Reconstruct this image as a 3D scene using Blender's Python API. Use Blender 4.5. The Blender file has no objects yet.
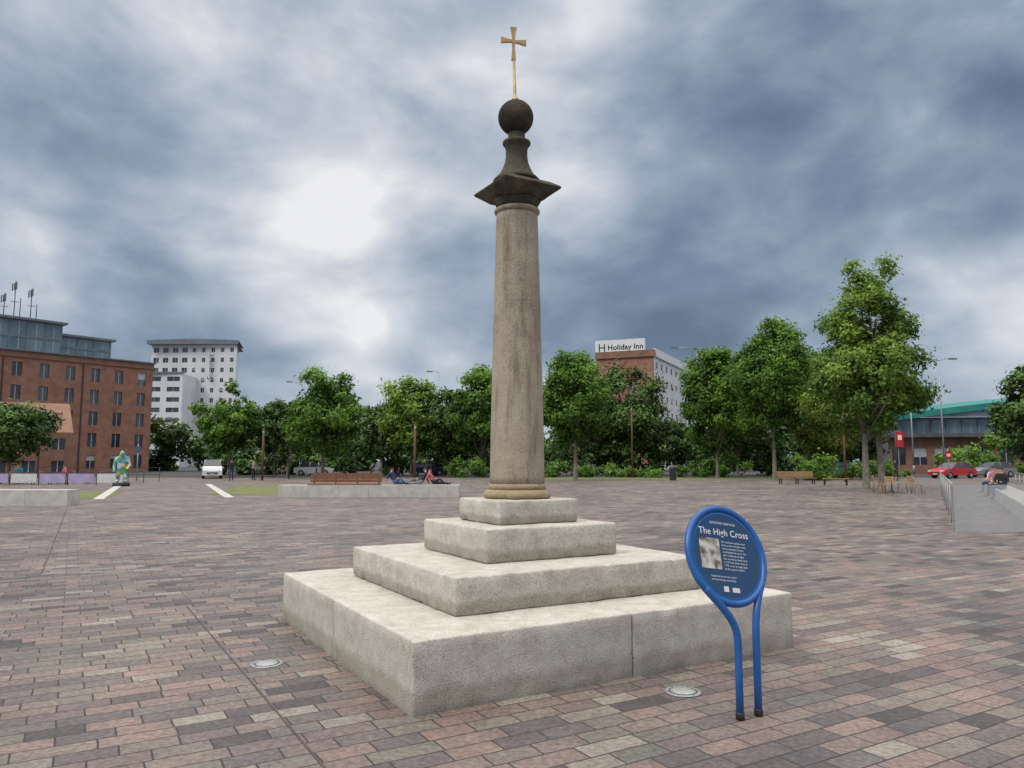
import bpy, bmesh, math, random
import numpy as np
from mathutils import Vector, Matrix, noise as mnoise
R=math.radians
scene=bpy.context.scene
COL=scene.collection
# ------------------------------------------------------------------ materials
def newmat(name):
    m=bpy.data.materials.new(name); m.use_nodes=True
    nt=m.node_tree; nt.nodes.clear()
    out=nt.nodes.new('ShaderNodeOutputMaterial'); b=nt.nodes.new('ShaderNodeBsdfPrincipled')
    nt.links.new(b.outputs[0],out.inputs[0])
    return m,nt,b,out
def N(nt,t,**k):
    n=nt.nodes.new(t)
    for a,v in k.items(): setattr(n,a,v)
    return n
def ramp(nt,stops,interp='LINEAR'):
    n=nt.nodes.new('ShaderNodeValToRGB'); cr=n.color_ramp; cr.interpolation=interp
    while len(cr.elements)<len(stops): cr.elements.new(0.5)
    for e,(p,c) in zip(cr.elements,stops):
        e.position=p; e.color=(*c,1) if len(c)==3 else c
    return n
def noisy(name,c1,c2,scale=5,rough=.7,bump=0.0,detail=3,metal=0,spec=.4,bscale=None,stops=(.3,.7)):
    m,nt,b,out=newmat(name)
    tc=N(nt,'ShaderNodeTexCoord'); n=N(nt,'ShaderNodeTexNoise'); n.inputs['Scale'].default_value=scale; n.inputs['Detail'].default_value=detail
    nt.links.new(tc.outputs['Object'],n.inputs['Vector'])
    r=ramp(nt,[(stops[0],c1),(stops[1],c2)]); nt.links.new(n.outputs['Fac'],r.inputs[0]); nt.links.new(r.outputs[0],b.inputs['Base Color'])
    b.inputs['Roughness'].default_value=rough; b.inputs['Metallic'].default_value=metal; b.inputs['Specular IOR Level'].default_value=spec
    if bump:
        n2=N(nt,'ShaderNodeTexNoise'); n2.inputs['Scale'].default_value=bscale or scale*6; n2.inputs['Detail'].default_value=4
        nt.links.new(tc.outputs['Object'],n2.inputs['Vector'])
        bp=N(nt,'ShaderNodeBump'); bp.inputs['Strength'].default_value=bump; bp.inputs['Distance'].default_value=.02
        nt.links.new(n2.outputs['Fac'],bp.inputs['Height']); nt.links.new(bp.outputs[0],b.inputs['Normal'])
    return m
def stone(name,dark,mid,light,streak=0,bump=.35,stain=(.5,.5,.5),grime=0,pits=0):
    m,nt,b,out=newmat(name); L=nt.links.new
    tc=N(nt,'ShaderNodeTexCoord')
    n1=N(nt,'ShaderNodeTexNoise'); n1.inputs['Scale'].default_value=6.5 if grime else 2.4; n1.inputs['Detail'].default_value=8; n1.inputs['Roughness'].default_value=.68
    L(tc.outputs['Object'],n1.inputs['Vector'])
    r1=ramp(nt,[(.3,dark),(.5,mid),(.72,light)]); L(n1.outputs['Fac'],r1.inputs[0])
    n2=N(nt,'ShaderNodeTexNoise'); n2.inputs['Scale'].default_value=85; n2.inputs['Detail'].default_value=3
    L(tc.outputs['Object'],n2.inputs['Vector'])
    r2=ramp(nt,[(.35,(.55,.54,.52)),(.52,(1,1,1))]); L(n2.outputs['Fac'],r2.inputs[0])
    mx=N(nt,'ShaderNodeMixRGB',blend_type='MULTIPLY'); mx.inputs[0].default_value=.65; L(r1.outputs[0],mx.inputs[1]); L(r2.outputs[0],mx.inputs[2])
    mp=N(nt,'ShaderNodeMapping'); mp.inputs['Scale'].default_value=(5,5,.6) if streak else (2.6,2.6,1.6); L(tc.outputs['Object'],mp.inputs[0])
    n3=N(nt,'ShaderNodeTexNoise'); n3.inputs['Scale'].default_value=1.6; n3.inputs['Detail'].default_value=8; n3.inputs['Roughness'].default_value=.78; L(mp.outputs[0],n3.inputs['Vector'])
    r3=ramp(nt,[(.36,stain),(.50,(1,1,1))]); L(n3.outputs['Fac'],r3.inputs[0])
    mx2=N(nt,'ShaderNodeMixRGB',blend_type='MULTIPLY'); mx2.inputs[0].default_value=.8; L(mx.outputs[0],mx2.inputs[1]); L(r3.outputs[0],mx2.inputs[2])
    col=mx2.outputs[0]
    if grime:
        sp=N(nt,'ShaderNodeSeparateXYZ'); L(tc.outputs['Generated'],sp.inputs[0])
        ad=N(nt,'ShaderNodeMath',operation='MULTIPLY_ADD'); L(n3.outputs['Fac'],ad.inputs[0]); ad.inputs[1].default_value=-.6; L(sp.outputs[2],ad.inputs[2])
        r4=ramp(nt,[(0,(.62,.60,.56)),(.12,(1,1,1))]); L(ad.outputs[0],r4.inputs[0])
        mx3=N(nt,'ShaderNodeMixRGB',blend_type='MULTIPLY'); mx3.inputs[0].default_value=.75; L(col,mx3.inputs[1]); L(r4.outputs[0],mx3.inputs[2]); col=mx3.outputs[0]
    add=N(nt,'ShaderNodeMath',operation='ADD'); L(n1.outputs['Fac'],add.inputs[0]); L(n2.outputs['Fac'],add.inputs[1]); hgt=add.outputs[0]
    if pits:
        vo=N(nt,'ShaderNodeTexVoronoi'); vo.inputs['Scale'].default_value=30; L(tc.outputs['Object'],vo.inputs['Vector'])
        r5=ramp(nt,[(.12,(.42,.40,.37)),(.22,(1,1,1))]); L(vo.outputs['Distance'],r5.inputs[0])
        r6=ramp(nt,[(.48,(0,0,0)),(.6,(.85,.85,.85))]); L(n3.outputs['Fac'],r6.inputs[0])
        mx4=N(nt,'ShaderNodeMixRGB',blend_type='MULTIPLY'); L(r6.outputs[0],mx4.inputs[0]); L(col,mx4.inputs[1]); L(r5.outputs[0],mx4.inputs[2]); col=mx4.outputs[0]
    L(col,b.inputs['Base Color'])
    b.inputs['Roughness'].default_value=.88; b.inputs['Specular IOR Level'].default_value=.2
    bp=N(nt,'ShaderNodeBump'); bp.inputs['Strength'].default_value=bump; bp.inputs['Distance'].default_value=.015
    L(hgt,bp.inputs['Height']); L(bp.outputs[0],b.inputs['Normal'])
    return m
M={}
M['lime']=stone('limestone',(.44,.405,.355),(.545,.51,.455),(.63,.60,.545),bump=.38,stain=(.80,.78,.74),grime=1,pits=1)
M['shaft']=stone('sandstone_shaft',(.27,.225,.175),(.385,.33,.26),(.46,.405,.325),streak=1,bump=.5,stain=(.50,.47,.44))
M['base_ring']=stone('sandstone_ochre',(.25,.19,.11),(.37,.29,.18),(.43,.35,.24),bump=.45,stain=(.55,.53,.46))
M['soot']=stone('sooty_stone',(.035,.033,.025),(.085,.078,.056),(.21,.19,.135),bump=.7)
M['ball']=stone('dark_ball_stone',(.018,.016,.012),(.042,.036,.026),(.10,.08,.055),bump=.6)
M['gold']=noisy('gilded_metal',(.40,.26,.12),(.55,.38,.19),20,.5,metal=.5)
M['wall_stone']=noisy('pale_wall_stone',(.42,.40,.36),(.58,.56,.52),3,.85,.2,detail=7)
M['blue']=noisy('blue_paint',(.012,.085,.30),(.018,.12,.38),6,.36,spec=.5)
M['darkblue']=noisy('panel_blue',(.012,.045,.12),(.018,.06,.15),4,.22,spec=.5)
M['lightblue']=noisy('panel_rim_blue',(.02,.2,.5),(.025,.22,.55),4,.3)
M['white']=noisy('white_paint',(.70,.70,.70),(.8,.8,.8),3,.5)
M['lens']=noisy('frosted_lens',(.28,.29,.27),(.42,.43,.41),9,.35)
M['render_white']=noisy('white_render',(.62,.63,.64),(.74,.75,.76),.25,.8)
M['grey']=noisy('grey_panel',(.14,.16,.18),(.2,.22,.25),.5,.6)
M['steel']=noisy('galvanised_steel',(.30,.31,.32),(.42,.43,.44),8,.5,metal=.5)
M['darksteel']=noisy('dark_steel',(.04,.04,.045),(.07,.07,.075),8,.5,metal=.3)
M['rust']=noisy('brown_post_paint',(.13,.06,.035),(.18,.09,.05),8,.6)
M['wood']=noisy('bench_wood',(.14,.06,.035),(.26,.12,.06),9,.6,.2)
M['wood2']=noisy('pale_wood',(.3,.18,.09),(.42,.27,.14),9,.6,.2)
M['brick']=noisy('red_brick',(.26,.12,.085),(.37,.19,.135),1.2,.85,.1,detail=6)
M['brick2']=noisy('brown_brick',(.20,.11,.08),(.30,.16,.11),1.0,.85)
M['glass']=noisy('window_glass',(.015,.02,.028),(.07,.09,.11),.35,.12,spec=.8)
M['glassblue']=noisy('blue_curtain_glass',(.07,.13,.17),(.16,.25,.31),.4,.15,spec=.8)
M['frame']=noisy('window_frame',(.45,.45,.46),(.55,.55,.56),2,.5)
M['roof']=noisy('slate_roof',(.07,.07,.08),(.12,.12,.13),1.2,.8)
M['teal']=noisy('teal_roof',(.02,.18,.16),(.04,.27,.23),.6,.4)
M['bark']=noisy('bark',(.12,.10,.08),(.27,.235,.19),5,.9,.5)
M['asphalt']=noisy('asphalt',(.045,.045,.048),(.065,.064,.063),2,.85,.2)
M['grass']=noisy('grass',(.09,.12,.035),(.20,.20,.09),1.5,.95,.5,detail=6)
M['seam']=noisy('joint_dark',(.06,.054,.052),(.10,.09,.086),8,.9)
M['red']=noisy('red_paint',(.45,.02,.02),(.55,.03,.03),3,.35)
M['lav']=noisy('lavender_panel',(.34,.28,.48),(.46,.40,.58),2,.5)
M['tyre']=noisy('tyre',(.012,.012,.012),(.025,.025,.025),8,.8)
M['skin']=noisy('skin',(.42,.24,.17),(.5,.3,.21),5,.6)
M['hair']=noisy('hair',(.02,.014,.01),(.05,.03,.02),20,.7)
for nm,c in dict(cl_black=(.02,.02,.024),cl_navy=(.03,.045,.1),cl_pink=(.5,.12,.16),cl_grey=(.2,.2,.22),cl_white=(.6,.6,.6),cl_teal=(.03,.2,.25),cl_denim=(.06,.1,.2),cl_yellow=(.55,.42,.05)).items():
    M[nm]=noisy(nm,tuple(x*.85 for x in c),tuple(min(1,x*1.15) for x in c),6,.85)
m,nt,b,out=newmat('balustrade_glass')
b.inputs['Base Color'].default_value=(.50,.52,.54,1); b.inputs['Roughness'].default_value=.25
tr=N(nt,'ShaderNodeBsdfTransparent'); mxs=N(nt,'ShaderNodeMixShader'); mxs.inputs[0].default_value=.38
nt.links.new(tr.outputs[0],mxs.inputs[1]); nt.links.new(b.outputs[0],mxs.inputs[2]); nt.links.new(mxs.outputs[0],out.inputs[0]); M['bal']=m
m,nt,b,out=newmat('painted_sculpture')
tc=N(nt,'ShaderNodeTexCoord'); v=N(nt,'ShaderNodeTexVoronoi'); v.inputs['Scale'].default_value=4.2; nt.links.new(tc.outputs['Object'],v.inputs['Vector'])
sp=N(nt,'ShaderNodeSeparateColor'); nt.links.new(v.outputs['Color'],sp.inputs[0])
r=ramp(nt,[(0,(.6,.6,.58)),(.22,(.08,.35,.2)),(.42,(.6,.45,.05)),(.56,(.10,.25,.5)),(.66,(.62,.62,.6)),(.80,(.12,.42,.25))],'CONSTANT')
nt.links.new(sp.outputs[0],r.inputs[0]); nt.links.new(r.outputs[0],b.inputs['Base Color']); b.inputs['Roughness'].default_value=.4; M['sculpt']=m
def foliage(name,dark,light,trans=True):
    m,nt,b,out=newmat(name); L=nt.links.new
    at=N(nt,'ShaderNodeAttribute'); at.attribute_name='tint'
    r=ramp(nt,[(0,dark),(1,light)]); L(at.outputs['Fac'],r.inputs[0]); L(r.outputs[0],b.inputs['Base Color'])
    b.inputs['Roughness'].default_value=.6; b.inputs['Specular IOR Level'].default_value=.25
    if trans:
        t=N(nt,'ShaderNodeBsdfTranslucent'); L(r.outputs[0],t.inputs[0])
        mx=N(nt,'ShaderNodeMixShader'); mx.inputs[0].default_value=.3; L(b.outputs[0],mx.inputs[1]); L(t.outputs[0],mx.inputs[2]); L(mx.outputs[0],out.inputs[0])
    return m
M['leaf_mid']=foliage('leaves_mid',(.035,.09,.014),(.19,.34,.045))
M['leaf_dark']=foliage('leaves_dark',(.022,.055,.013),(.11,.20,.04),False)
M['leaf_light']=foliage('leaves_light',(.055,.125,.018),(.29,.43,.07))
M['leaf_yel']=foliage('leaves_yellowgreen',(.09,.13,.02),(.34,.40,.08))
ROT=.527
def paving():
    m,nt,b,out=newmat('block_paving'); L=nt.links.new
    tc=N(nt,'ShaderNodeTexCoord'); mp=N(nt,'ShaderNodeMapping'); mp.inputs['Rotation'].default_value=(0,0,-ROT); L(tc.outputs['Object'],mp.inputs[0])
    nz=N(nt,'ShaderNodeTexNoise'); nz.inputs['Scale'].default_value=3.; nz.inputs['Detail'].default_value=1; L(tc.outputs['Object'],nz.inputs['Vector'])
    ms=N(nt,'ShaderNodeVectorMath',operation='MULTIPLY_ADD'); L(nz.outputs['Color'],ms.inputs[0]); ms.inputs[1].default_value=(.018,.018,0); L(mp.outputs[0],ms.inputs[2])
    bk=N(nt,'ShaderNodeTexBrick'); bk.offset=.5; bk.offset_frequency=2; bk.squash=1.35; bk.squash_frequency=3
    bk.inputs['Color1'].default_value=(0,0,0,1); bk.inputs['Color2'].default_value=(1,1,1,1); bk.inputs['Mortar'].default_value=(.5,.5,.5,1)
    bk.inputs['Scale'].default_value=1; bk.inputs['Mortar Size'].default_value=.0065; bk.inputs['Mortar Smooth'].default_value=.5
    bk.inputs['Brick Width'].default_value=.31; bk.inputs['Row Height'].default_value=.165; bk.inputs['Bias'].default_value=0
    L(ms.outputs[0],bk.inputs['Vector'])
    r=ramp(nt,[(0,(.075,.066,.066)),(.16,(.155,.130,.124)),(.32,(.235,.168,.148)),(.46,(.165,.158,.135)),(.6,(.25,.185,.165)),(.76,(.115,.100,.104)),(.88,(.21,.18,.155)),(1,(.30,.27,.235))])
    L(bk.outputs['Color'],r.inputs[0])
    n2=N(nt,'ShaderNodeTexNoise'); n2.inputs['Scale'].default_value=.45; n2.inputs['Detail'].default_value=7; n2.inputs['Roughness'].default_value=.72; L(tc.outputs['Object'],n2.inputs['Vector'])
    r2=ramp(nt,[(.32,(.60,.61,.62)),(.68,(1.32,1.28,1.24))]); L(n2.outputs['Fac'],r2.inputs[0])
    mu=N(nt,'ShaderNodeMixRGB',blend_type='MULTIPLY'); mu.inputs[0].default_value=1; L(r.outputs[0],mu.inputs[1]); L(r2.outputs[0],mu.inputs[2])
    n3=N(nt,'ShaderNodeTexNoise'); n3.inputs['Scale'].default_value=26; n3.inputs['Detail'].default_value=6; n3.inputs['Roughness'].default_value=.72; L(tc.outputs['Object'],n3.inputs['Vector'])
    r3=ramp(nt,[(.32,(.50,.50,.50)),(.66,(1.32,1.32,1.32))]); L(n3.outputs['Fac'],r3.inputs[0])
    mu2=N(nt,'ShaderNodeMixRGB',blend_type='MULTIPLY'); mu2.inputs[0].default_value=1; L(mu.outputs[0],mu2.inputs[1]); L(r3.outputs[0],mu2.inputs[2])
    mm=N(nt,'ShaderNodeMixRGB'); L(bk.outputs['Fac'],mm.inputs[0]); L(mu2.outputs[0],mm.inputs[1]); mm.inputs[2].default_value=(.042,.038,.036,1)
    L(mm.outputs[0],b.inputs['Base Color'])
    rr=ramp(nt,[(.3,(.38,.38,.38)),(.7,(.72,.72,.72))]); L(n2.outputs['Fac'],rr.inputs[0]); L(rr.outputs[0],b.inputs['Roughness'])
    b.inputs['Specular IOR Level'].default_value=.4
    h1=N(nt,'ShaderNodeMath',operation='MULTIPLY_ADD'); L(bk.outputs['Fac'],h1.inputs[0]); h1.inputs[1].default_value=-1.0; 
    h0=N(nt,'ShaderNodeMath',operation='MULTIPLY'); L(n3.outputs['Fac'],h0.inputs[0]); h0.inputs[1].default_value=1.0
    h2=N(nt,'ShaderNodeMath',operation='MULTIPLY_ADD'); L(bk.outputs['Color'],h2.inputs[0]); h2.inputs[1].default_value=.35; L(h0.outputs[0],h2.inputs[2]); L(h2.outputs[0],h1.inputs[2])
    bp=N(nt,'ShaderNodeBump'); bp.inputs['Strength'].default_value=.75; bp.inputs['Distance'].default_value=.008; L(h1.outputs[0],bp.inputs['Height']); L(bp.outputs[0],b.inputs['Normal'])
    return m
M['paving']=paving()
# ------------------------------------------------------------------ mesh builder
class MB:
    def __init__(s): s.v=[]; s.f=[]; s.m=[]; s.mats=[]; s.sm=[]
    def mi(s,k):
        if k not in s.mats: s.mats.append(k)
        return s.mats.index(k)
    def face(s,pts,k,smooth=False):
        i=len(s.v); s.v+= [tuple(p) for p in pts]; s.f.append(list(range(i,i+len(pts)))); s.m.append(s.mi(k)); s.sm.append(smooth)
    def box(s,c,d,k,rz=0,taper=1.0):
        cx,cy,cz=c; dx,dy,dz=[q/2 for q in d]; ca,sa=math.cos(rz),math.sin(rz); i=len(s.v)
        for z,t in ((-dz,1),(dz,taper)):
            for x,y in ((-dx,-dy),(dx,-dy),(dx,dy),(-dx,dy)):
                x*=t;y*=t; s.v.append((cx+x*ca-y*sa,cy+x*sa+y*ca,cz+z))
        for q in ((3,2,1,0),(4,5,6,7),(0,1,5,4),(1,2,6,5),(2,3,7,6),(3,0,4,7)):
            s.f.append([i+a for a in q]); s.m.append(s.mi(k)); s.sm.append(False)
    def tube(s,path,rad,k,n=10,cap=True):
        P=[Vector(p) for p in path]; rad=rad if hasattr(rad,'__len__') else [rad]*len(P); i0=len(s.v); up=None
        for j,p in enumerate(P):
            t=((P[min(j+1,len(P)-1)]-P[max(j-1,0)])).normalized()
            if up is None: up=Vector((0,0,1)) if abs(t.z)<.9 else Vector((1,0,0))
            a=up-t*up.dot(t); a.normalize(); up=a; b=t.cross(a)
            for q in range(n):
                w=2*math.pi*q/n; s.v.append(tuple(p+(a*math.cos(w)+b*math.sin(w))*rad[j]))
        for j in range(len(P)-1):
            for q in range(n):
                a=i0+j*n+q; b=i0+j*n+(q+1)%n; s.f.append([a,b,b+n,a+n]); s.m.append(s.mi(k)); s.sm.append(True)
        if cap:
            s.f.append([i0+q for q in range(n)][::-1]); s.m.append(s.mi(k)); s.sm.append(False)
            e=i0+(len(P)-1)*n; s.f.append([e+q for q in range(n)]); s.m.append(s.mi(k)); s.sm.append(False)
    def lathe(s,c,prof,k,n=48,sq=0,rot=0):
        i0=len(s.v)
        for r,z in prof:
            for q in range(n):
                w=2*math.pi*(q+.0)/n
                if sq:
                    rr=r/max(abs(math.cos(w)),abs(math.sin(w)))
                else: rr=r
                s.v.append((c[0]+rr*math.cos(w+rot),c[1]+rr*math.sin(w+rot),c[2]+z))
        for j in range(len(prof)-1):
            for q in range(n):
                a=i0+j*n+q; b=i0+j*n+(q+1)%n; s.f.append([a,b,b+n,a+n]); s.m.append(s.mi(k)); s.sm.append(not sq)
        s.f.append([i0+q for q in range(n)][::-1]); s.m.append(s.mi(k)); s.sm.append(False)
        e=i0+(len(prof)-1)*n; s.f.append([e+q for q in range(n)]); s.m.append(s.mi(k)); s.sm.append(False)
    def facade(s,p0,p1,z0,z1,nc,nr,ww,wh,kw,kg='glass',kf='frame',rec=.18,skip=None,mull=True):
        p0=Vector((*p0,0)); p1=Vector((*p1,0)); d=(p1-p0); L=d.length; d.normalize(); n=Vector((d.y,-d.x,0)); cw=L/nc; ch=(z1-z0)/nr
        def P(a,z,o=0): q=p0+d*a+n*o; return (q.x,q.y,z)
        for i in range(nc):
            for j in range(nr):
                a0=i*cw;a1=a0+cw;b0=z0+j*ch;b1=b0+ch
                if skip and skip(i,j): s.face([P(a0,b0),P(a1,b0),P(a1,b1),P(a0,b1)],kw); continue
                u0=a0+(cw-ww)/2;u1=u0+ww;w0=b0+(ch-wh)*.45;w1=w0+wh
                s.face([P(a0,b0),P(u0,b0),P(u0,b1),P(a0,b1)],kw); s.face([P(u1,b0),P(a1,b0),P(a1,b1),P(u1,b1)],kw)
                s.face([P(u0,b0),P(u1,b0),P(u1,w0),P(u0,w0)],kw); s.face([P(u0,w1),P(u1,w1),P(u1,b1),P(u0,b1)],kw)
                s.face([P(u0,w0),P(u0,w1),P(u0,w1,-rec),P(u0,w0,-rec)],kw); s.face([P(u1,w0),P(u1,w1),P(u1,w1,-rec),P(u1,w0,-rec)],kw)
                s.face([P(u0,w0),P(u1,w0),P(u1,w0,-rec),P(u0,w0,-rec)],kf); s.face([P(u0,w1),P(u1,w1),P(u1,w1,-rec),P(u0,w1,-rec)],kw)
                s.face([P(u0,w0,-rec),P(u1,w0,-rec),P(u1,w1,-rec),P(u0,w1,-rec)],kg)
                hh=((i*7919+j*104729+int(L*10))%11)
                if hh<3 and kg=='glass':
                    zz=w1-(w1-w0)*(.25+.15*hh); s.face([P(u0,zz,-rec+.015),P(u1,zz,-rec+.015),P(u1,w1,-rec+.015),P(u0,w1,-rec+.015)],kf)
                if mull:
                    um=(u0+u1)/2; t=.04
                    s.face([P(um-t,w0,-rec+.03),P(um+t,w0,-rec+.03),P(um+t,w1,-rec+.03),P(um-t,w1,-rec+.03)],kf)
    def build(s,name,parent=None,loc=(0,0,0)):
        me=bpy.data.meshes.new(name); me.from_pydata(s.v,[],s.f)
        for k in s.mats: me.materials.append(M[k])
        me.polygons.foreach_set('material_index',s.m); me.polygons.foreach_set('use_smooth',s.sm); me.update()
        o=bpy.data.objects.new(name,me); COL.objects.link(o); o.location=loc
        if parent: o.parent=parent
        return o
def empty(name,loc=(0,0,0)):
    e=bpy.data.objects.new(name,None); COL.objects.link(e); e.location=loc; e.empty_display_size=.2; return e
# ------------------------------------------------------------------ ground
def sheet(name,pts,z,k):
    b=MB(); b.face([(x,y,z) for x,y in pts],k); return b.build(name)
sheet('ground',[(-1500,-600),(1500,-600),(1500,2500),(-1500,2500)],-.004,'asphalt')
sheet('paving',[(-60,-30),(60,-30),(60,72),(-60,72)],0,'paving')
# ------------------------------------------------------------------ monument
CX,CY=.05,7.24; e1=Vector((math.cos(ROT),math.sin(ROT),0)); e2=Vector((-math.sin(ROT),math.cos(ROT),0)); ASP=1.043
mon=empty('stone_market_cross',(CX,CY,0))
def rbox(name,c,h,z0,z1,k,seed=0,rad=.016,sub=None):
    hx,hy=h; hz=(z1-z0)/2
    sub=sub or .04
    nx,ny,nz=[max(6,int(2*q/sub)) for q in (hx,hy,hz)]
    bm=bmesh.new()
    def grid(n1,n2,f):
        g=[[bm.verts.new(f(-1+2*i/n1,-1+2*j/n2)) for j in range(n2+1)] for i in range(n1+1)]
        for i in range(n1):
            for j in range(n2): bm.faces.new((g[i][j],g[i+1][j],g[i+1][j+1],g[i][j+1]))
    for sgn in (-1,1):
        grid(nx,ny,lambda a,b_:(a*hx,b_*hy,sgn*hz)); grid(nx,nz,lambda a,b_:(a*hx,sgn*hy,b_*hz)); grid(ny,nz,lambda a,b_:(sgn*hx,a*hy,b_*hz))
    bmesh.ops.remove_doubles(bm,verts=bm.verts,dist=1e-4)
    H=(hx,hy,hz); NS=(nx,ny,nz)
    for v in bm.verts:
        for a in range(3):
            step=2*H[a]/NS[a]
            t=(H[a]-abs(v.co[a]))/step
            if .5<t<1.5: v.co[a]=math.copysign(H[a]-rad*.9,v.co[a])
    for v in bm.verts:
        p=v.co.copy(); q0=Vector((p.x+seed*7.3,p.y+seed*3.1,p.z))
        r=rad*(1+.9*max(-.6,mnoise.noise(q0*4))+.8*mnoise.noise(q0*17))
        ch=mnoise.noise(q0*9+Vector((5,5,5)))
        if ch>.38: r+=rad*(ch-.38)*6      # occasional chipped arris
        q=Vector([max(-(H[a]-r),min(H[a]-r,p[a])) for a in range(3)]); d=p-q
        if d.length>1e-6: p=q+d.normalized()*r
        nrm=d.normalized() if d.length>1e-6 else Vector((0,0,0))
        p+=nrm*.004*mnoise.noise(q0*6)
        v.co=p
    bmesh.ops.recalc_face_normals(bm,faces=bm.faces)
    me=bpy.data.meshes.new(name); bm.to_mesh(me); bm.free(); me.materials.append(M[k])
    me.polygons.foreach_set('use_smooth',[True]*len(me.polygons))
    o=bpy.data.objects.new(name,me); COL.objects.link(o); o.parent=mon
    o.location=e1*c[0]+e2*c[1]+Vector((0,0,(z0+z1)/2)); o.rotation_euler=(0,0,ROT); return o
S=[1.70,1.17,.654,.404]; Z=[0,.463,.746,1.032,1.246]
g=.004
for i,(a,b_) in enumerate(((-1,-1),(1,-1),(1,1),(-1,1))):
    hx=S[0]*ASP/2-g; hy=S[0]/2-g
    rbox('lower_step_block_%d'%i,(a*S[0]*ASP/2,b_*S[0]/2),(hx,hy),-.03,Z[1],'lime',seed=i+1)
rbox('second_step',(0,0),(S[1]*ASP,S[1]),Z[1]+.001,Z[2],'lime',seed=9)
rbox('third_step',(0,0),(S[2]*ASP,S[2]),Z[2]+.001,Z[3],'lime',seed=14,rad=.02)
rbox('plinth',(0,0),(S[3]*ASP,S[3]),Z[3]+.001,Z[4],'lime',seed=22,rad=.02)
b=MB()
b.lathe((0,0,0),[(.29,Z[4]+.001),(.315,1.255),(.325,1.275),(.318,1.30),(.295,1.318),(.285,1.33)],'base_ring',64)
b.lathe((0,0,0),[(.275,1.331),(.272,1.36),(.264,1.385)],'base_ring',64)
b.build('column_base',mon)
b=MB(); prof=[]
for i in range(40):
    t=i/39; prof.append((.262-.058*t**1.25,1.386+t*(4.03-1.386)))
b.lathe((0,0,0),prof,'shaft',64); b.build('column_shaft',mon)
b=MB()
b.lathe((0,0,0),[(.205,4.031),(.222,4.04),(.228,4.055),(.222,4.07),(.208,4.08)],'shaft',64)
b.lathe((0,0,0),[(.206,4.081),(.207,4.12),(.225,4.145),(.235,4.16)],'soot',64)
b.lathe((0,0,0),[(.20,4.161),(.225,4.185),(.262,4.215),(.312,4.255),(.320,4.272),(.306,4.288),(.275,4.31),(.24,4.335),(.205,4.35)],'soot',96,sq=1,rot=ROT)
b.lathe((-.004,0,0),[(.232,4.351),(.236,4.37),(.21,4.40),(.185,4.42),(.165,4.45),(.14,4.50),(.118,4.56),(.108,4.63),(.108,4.69),(.118,4.73),(.14,4.755),(.14,4.775),(.115,4.79),(.085,4.81),(.085,4.87)],'soot',64)
b.build('capital',mon)
b=MB(); b.lathe((-.012,0,5.035),[(max(.002,.178*math.sin(math.pi*i/28)),-.178*math.cos(math.pi*i/28)) for i in range(29)],'ball',48); b.build('ball_finial',mon)
b=MB()
b.tube([(-.015,0,5.19),(-.018,0,5.235),(-.02,0,5.25),(-.022,0,5.3),(-.03,0,5.66)],[.035,.035,.02,.016,.013],'gold',16)
def arm(c,dirv,w0,w1,L,t=.014,yaw=.25):
    ax=Vector((math.cos(yaw),math.sin(yaw),0)); nn=Vector((-math.sin(yaw),math.cos(yaw),0)); zz=Vector((0,0,1))
    D=ax*dirv[0]+zz*dirv[1]; Sd=ax*(-dirv[1])+zz*dirv[0]; c=Vector(c)
    f=[c+Sd*w0,c+D*L*.5+Sd*(w0*.5+w1*.35),c+D*L+Sd*w1,c+D*L-Sd*w1,c+D*L*.5-Sd*(w0*.5+w1*.35),c-Sd*w0]
    A=[p+nn*t for p in f]; B=[p-nn*t for p in f]
    b.face(A,'gold'); b.face(B[::-1],'gold')
    for i in range(6): b.face([A[i],A[(i+1)%6],B[(i+1)%6],B[i]],'gold')
cc=(-.034,0,5.845)
for k_,(dv,L) in enumerate((((1,0),.13),((-1,0),.13),((0,1),.15),((0,-1),.20))): arm(cc,dv,.011,.032 if dv!=(0,-1) else .022,L,t=.013+.0015*(k_//2))
b.build('gilded_cross',mon)
# ------------------------------------------------------------------ lollipop sign
sg=empty('information_sign',(1.488,4.887,0)); o0=Vector((1.488,4.887,0))
n_=Vector((.443,-.836,.325)).normalized(); Hh=Vector((.884,.468,0)).normalized(); U_=n_.cross(Hh).normalized()
if U_.z<0: U_=-U_
Cn=Vector((1.40,4.985,.985))-o0; RR=.310
b=MB()
ringp=[Cn+Hh*RR*math.cos(w)+U_*RR*math.sin(w) for w in [2*math.pi*i/72 for i in range(73)]]
b.tube(ringp,.023,'blue',12,cap=False)
def bez(p,n=24):
    out=[]
    for i in range(n+1):
        t=i/n; q=[Vector(x) for x in p]
        while len(q)>1: q=[q[j]*(1-t)+q[j+1]*t for j in range(len(q)-1)]
        out.append(q[0])
    return out
for sgn,ang in ((-1,218),(1,322)):
    w=R(ang); end=Cn+Hh*RR*math.cos(w)+U_*RR*math.sin(w); tan=(Hh*(-math.sin(w))+U_*math.cos(w))*sgn
    st=Hh*.078*sgn
    path=[st+Vector((0,0,-.02)),st+Vector((0,0,.25)),st+Vector((0,0,.45))]+bez([st+Vector((0,0,.46)),st+Vector((0,0,.60)),end-tan*.17,end])
    b.tube(path,.024,'blue',12)
    b.lathe((st.x,st.y,0),[(.0275,0),(.0275,.04),(.0255,.045)],'darksteel',16)
b.build('tube_frame',sg)
b=MB()
def disc(r,off,k,th=None,n=72):
    ps=[Cn+n_*off+Hh*r*math.cos(2*math.pi*i/n)+U_*r*math.sin(2*math.pi*i/n) for i in range(n)]
    b.face(ps,k)
    if th:
        qs=[p-n_*th for p in ps]; b.face(qs[::-1],k)
        for i in range(n): b.face([ps[i],ps[(i+1)%n],qs[(i+1)%n],qs[i]],k)
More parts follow.
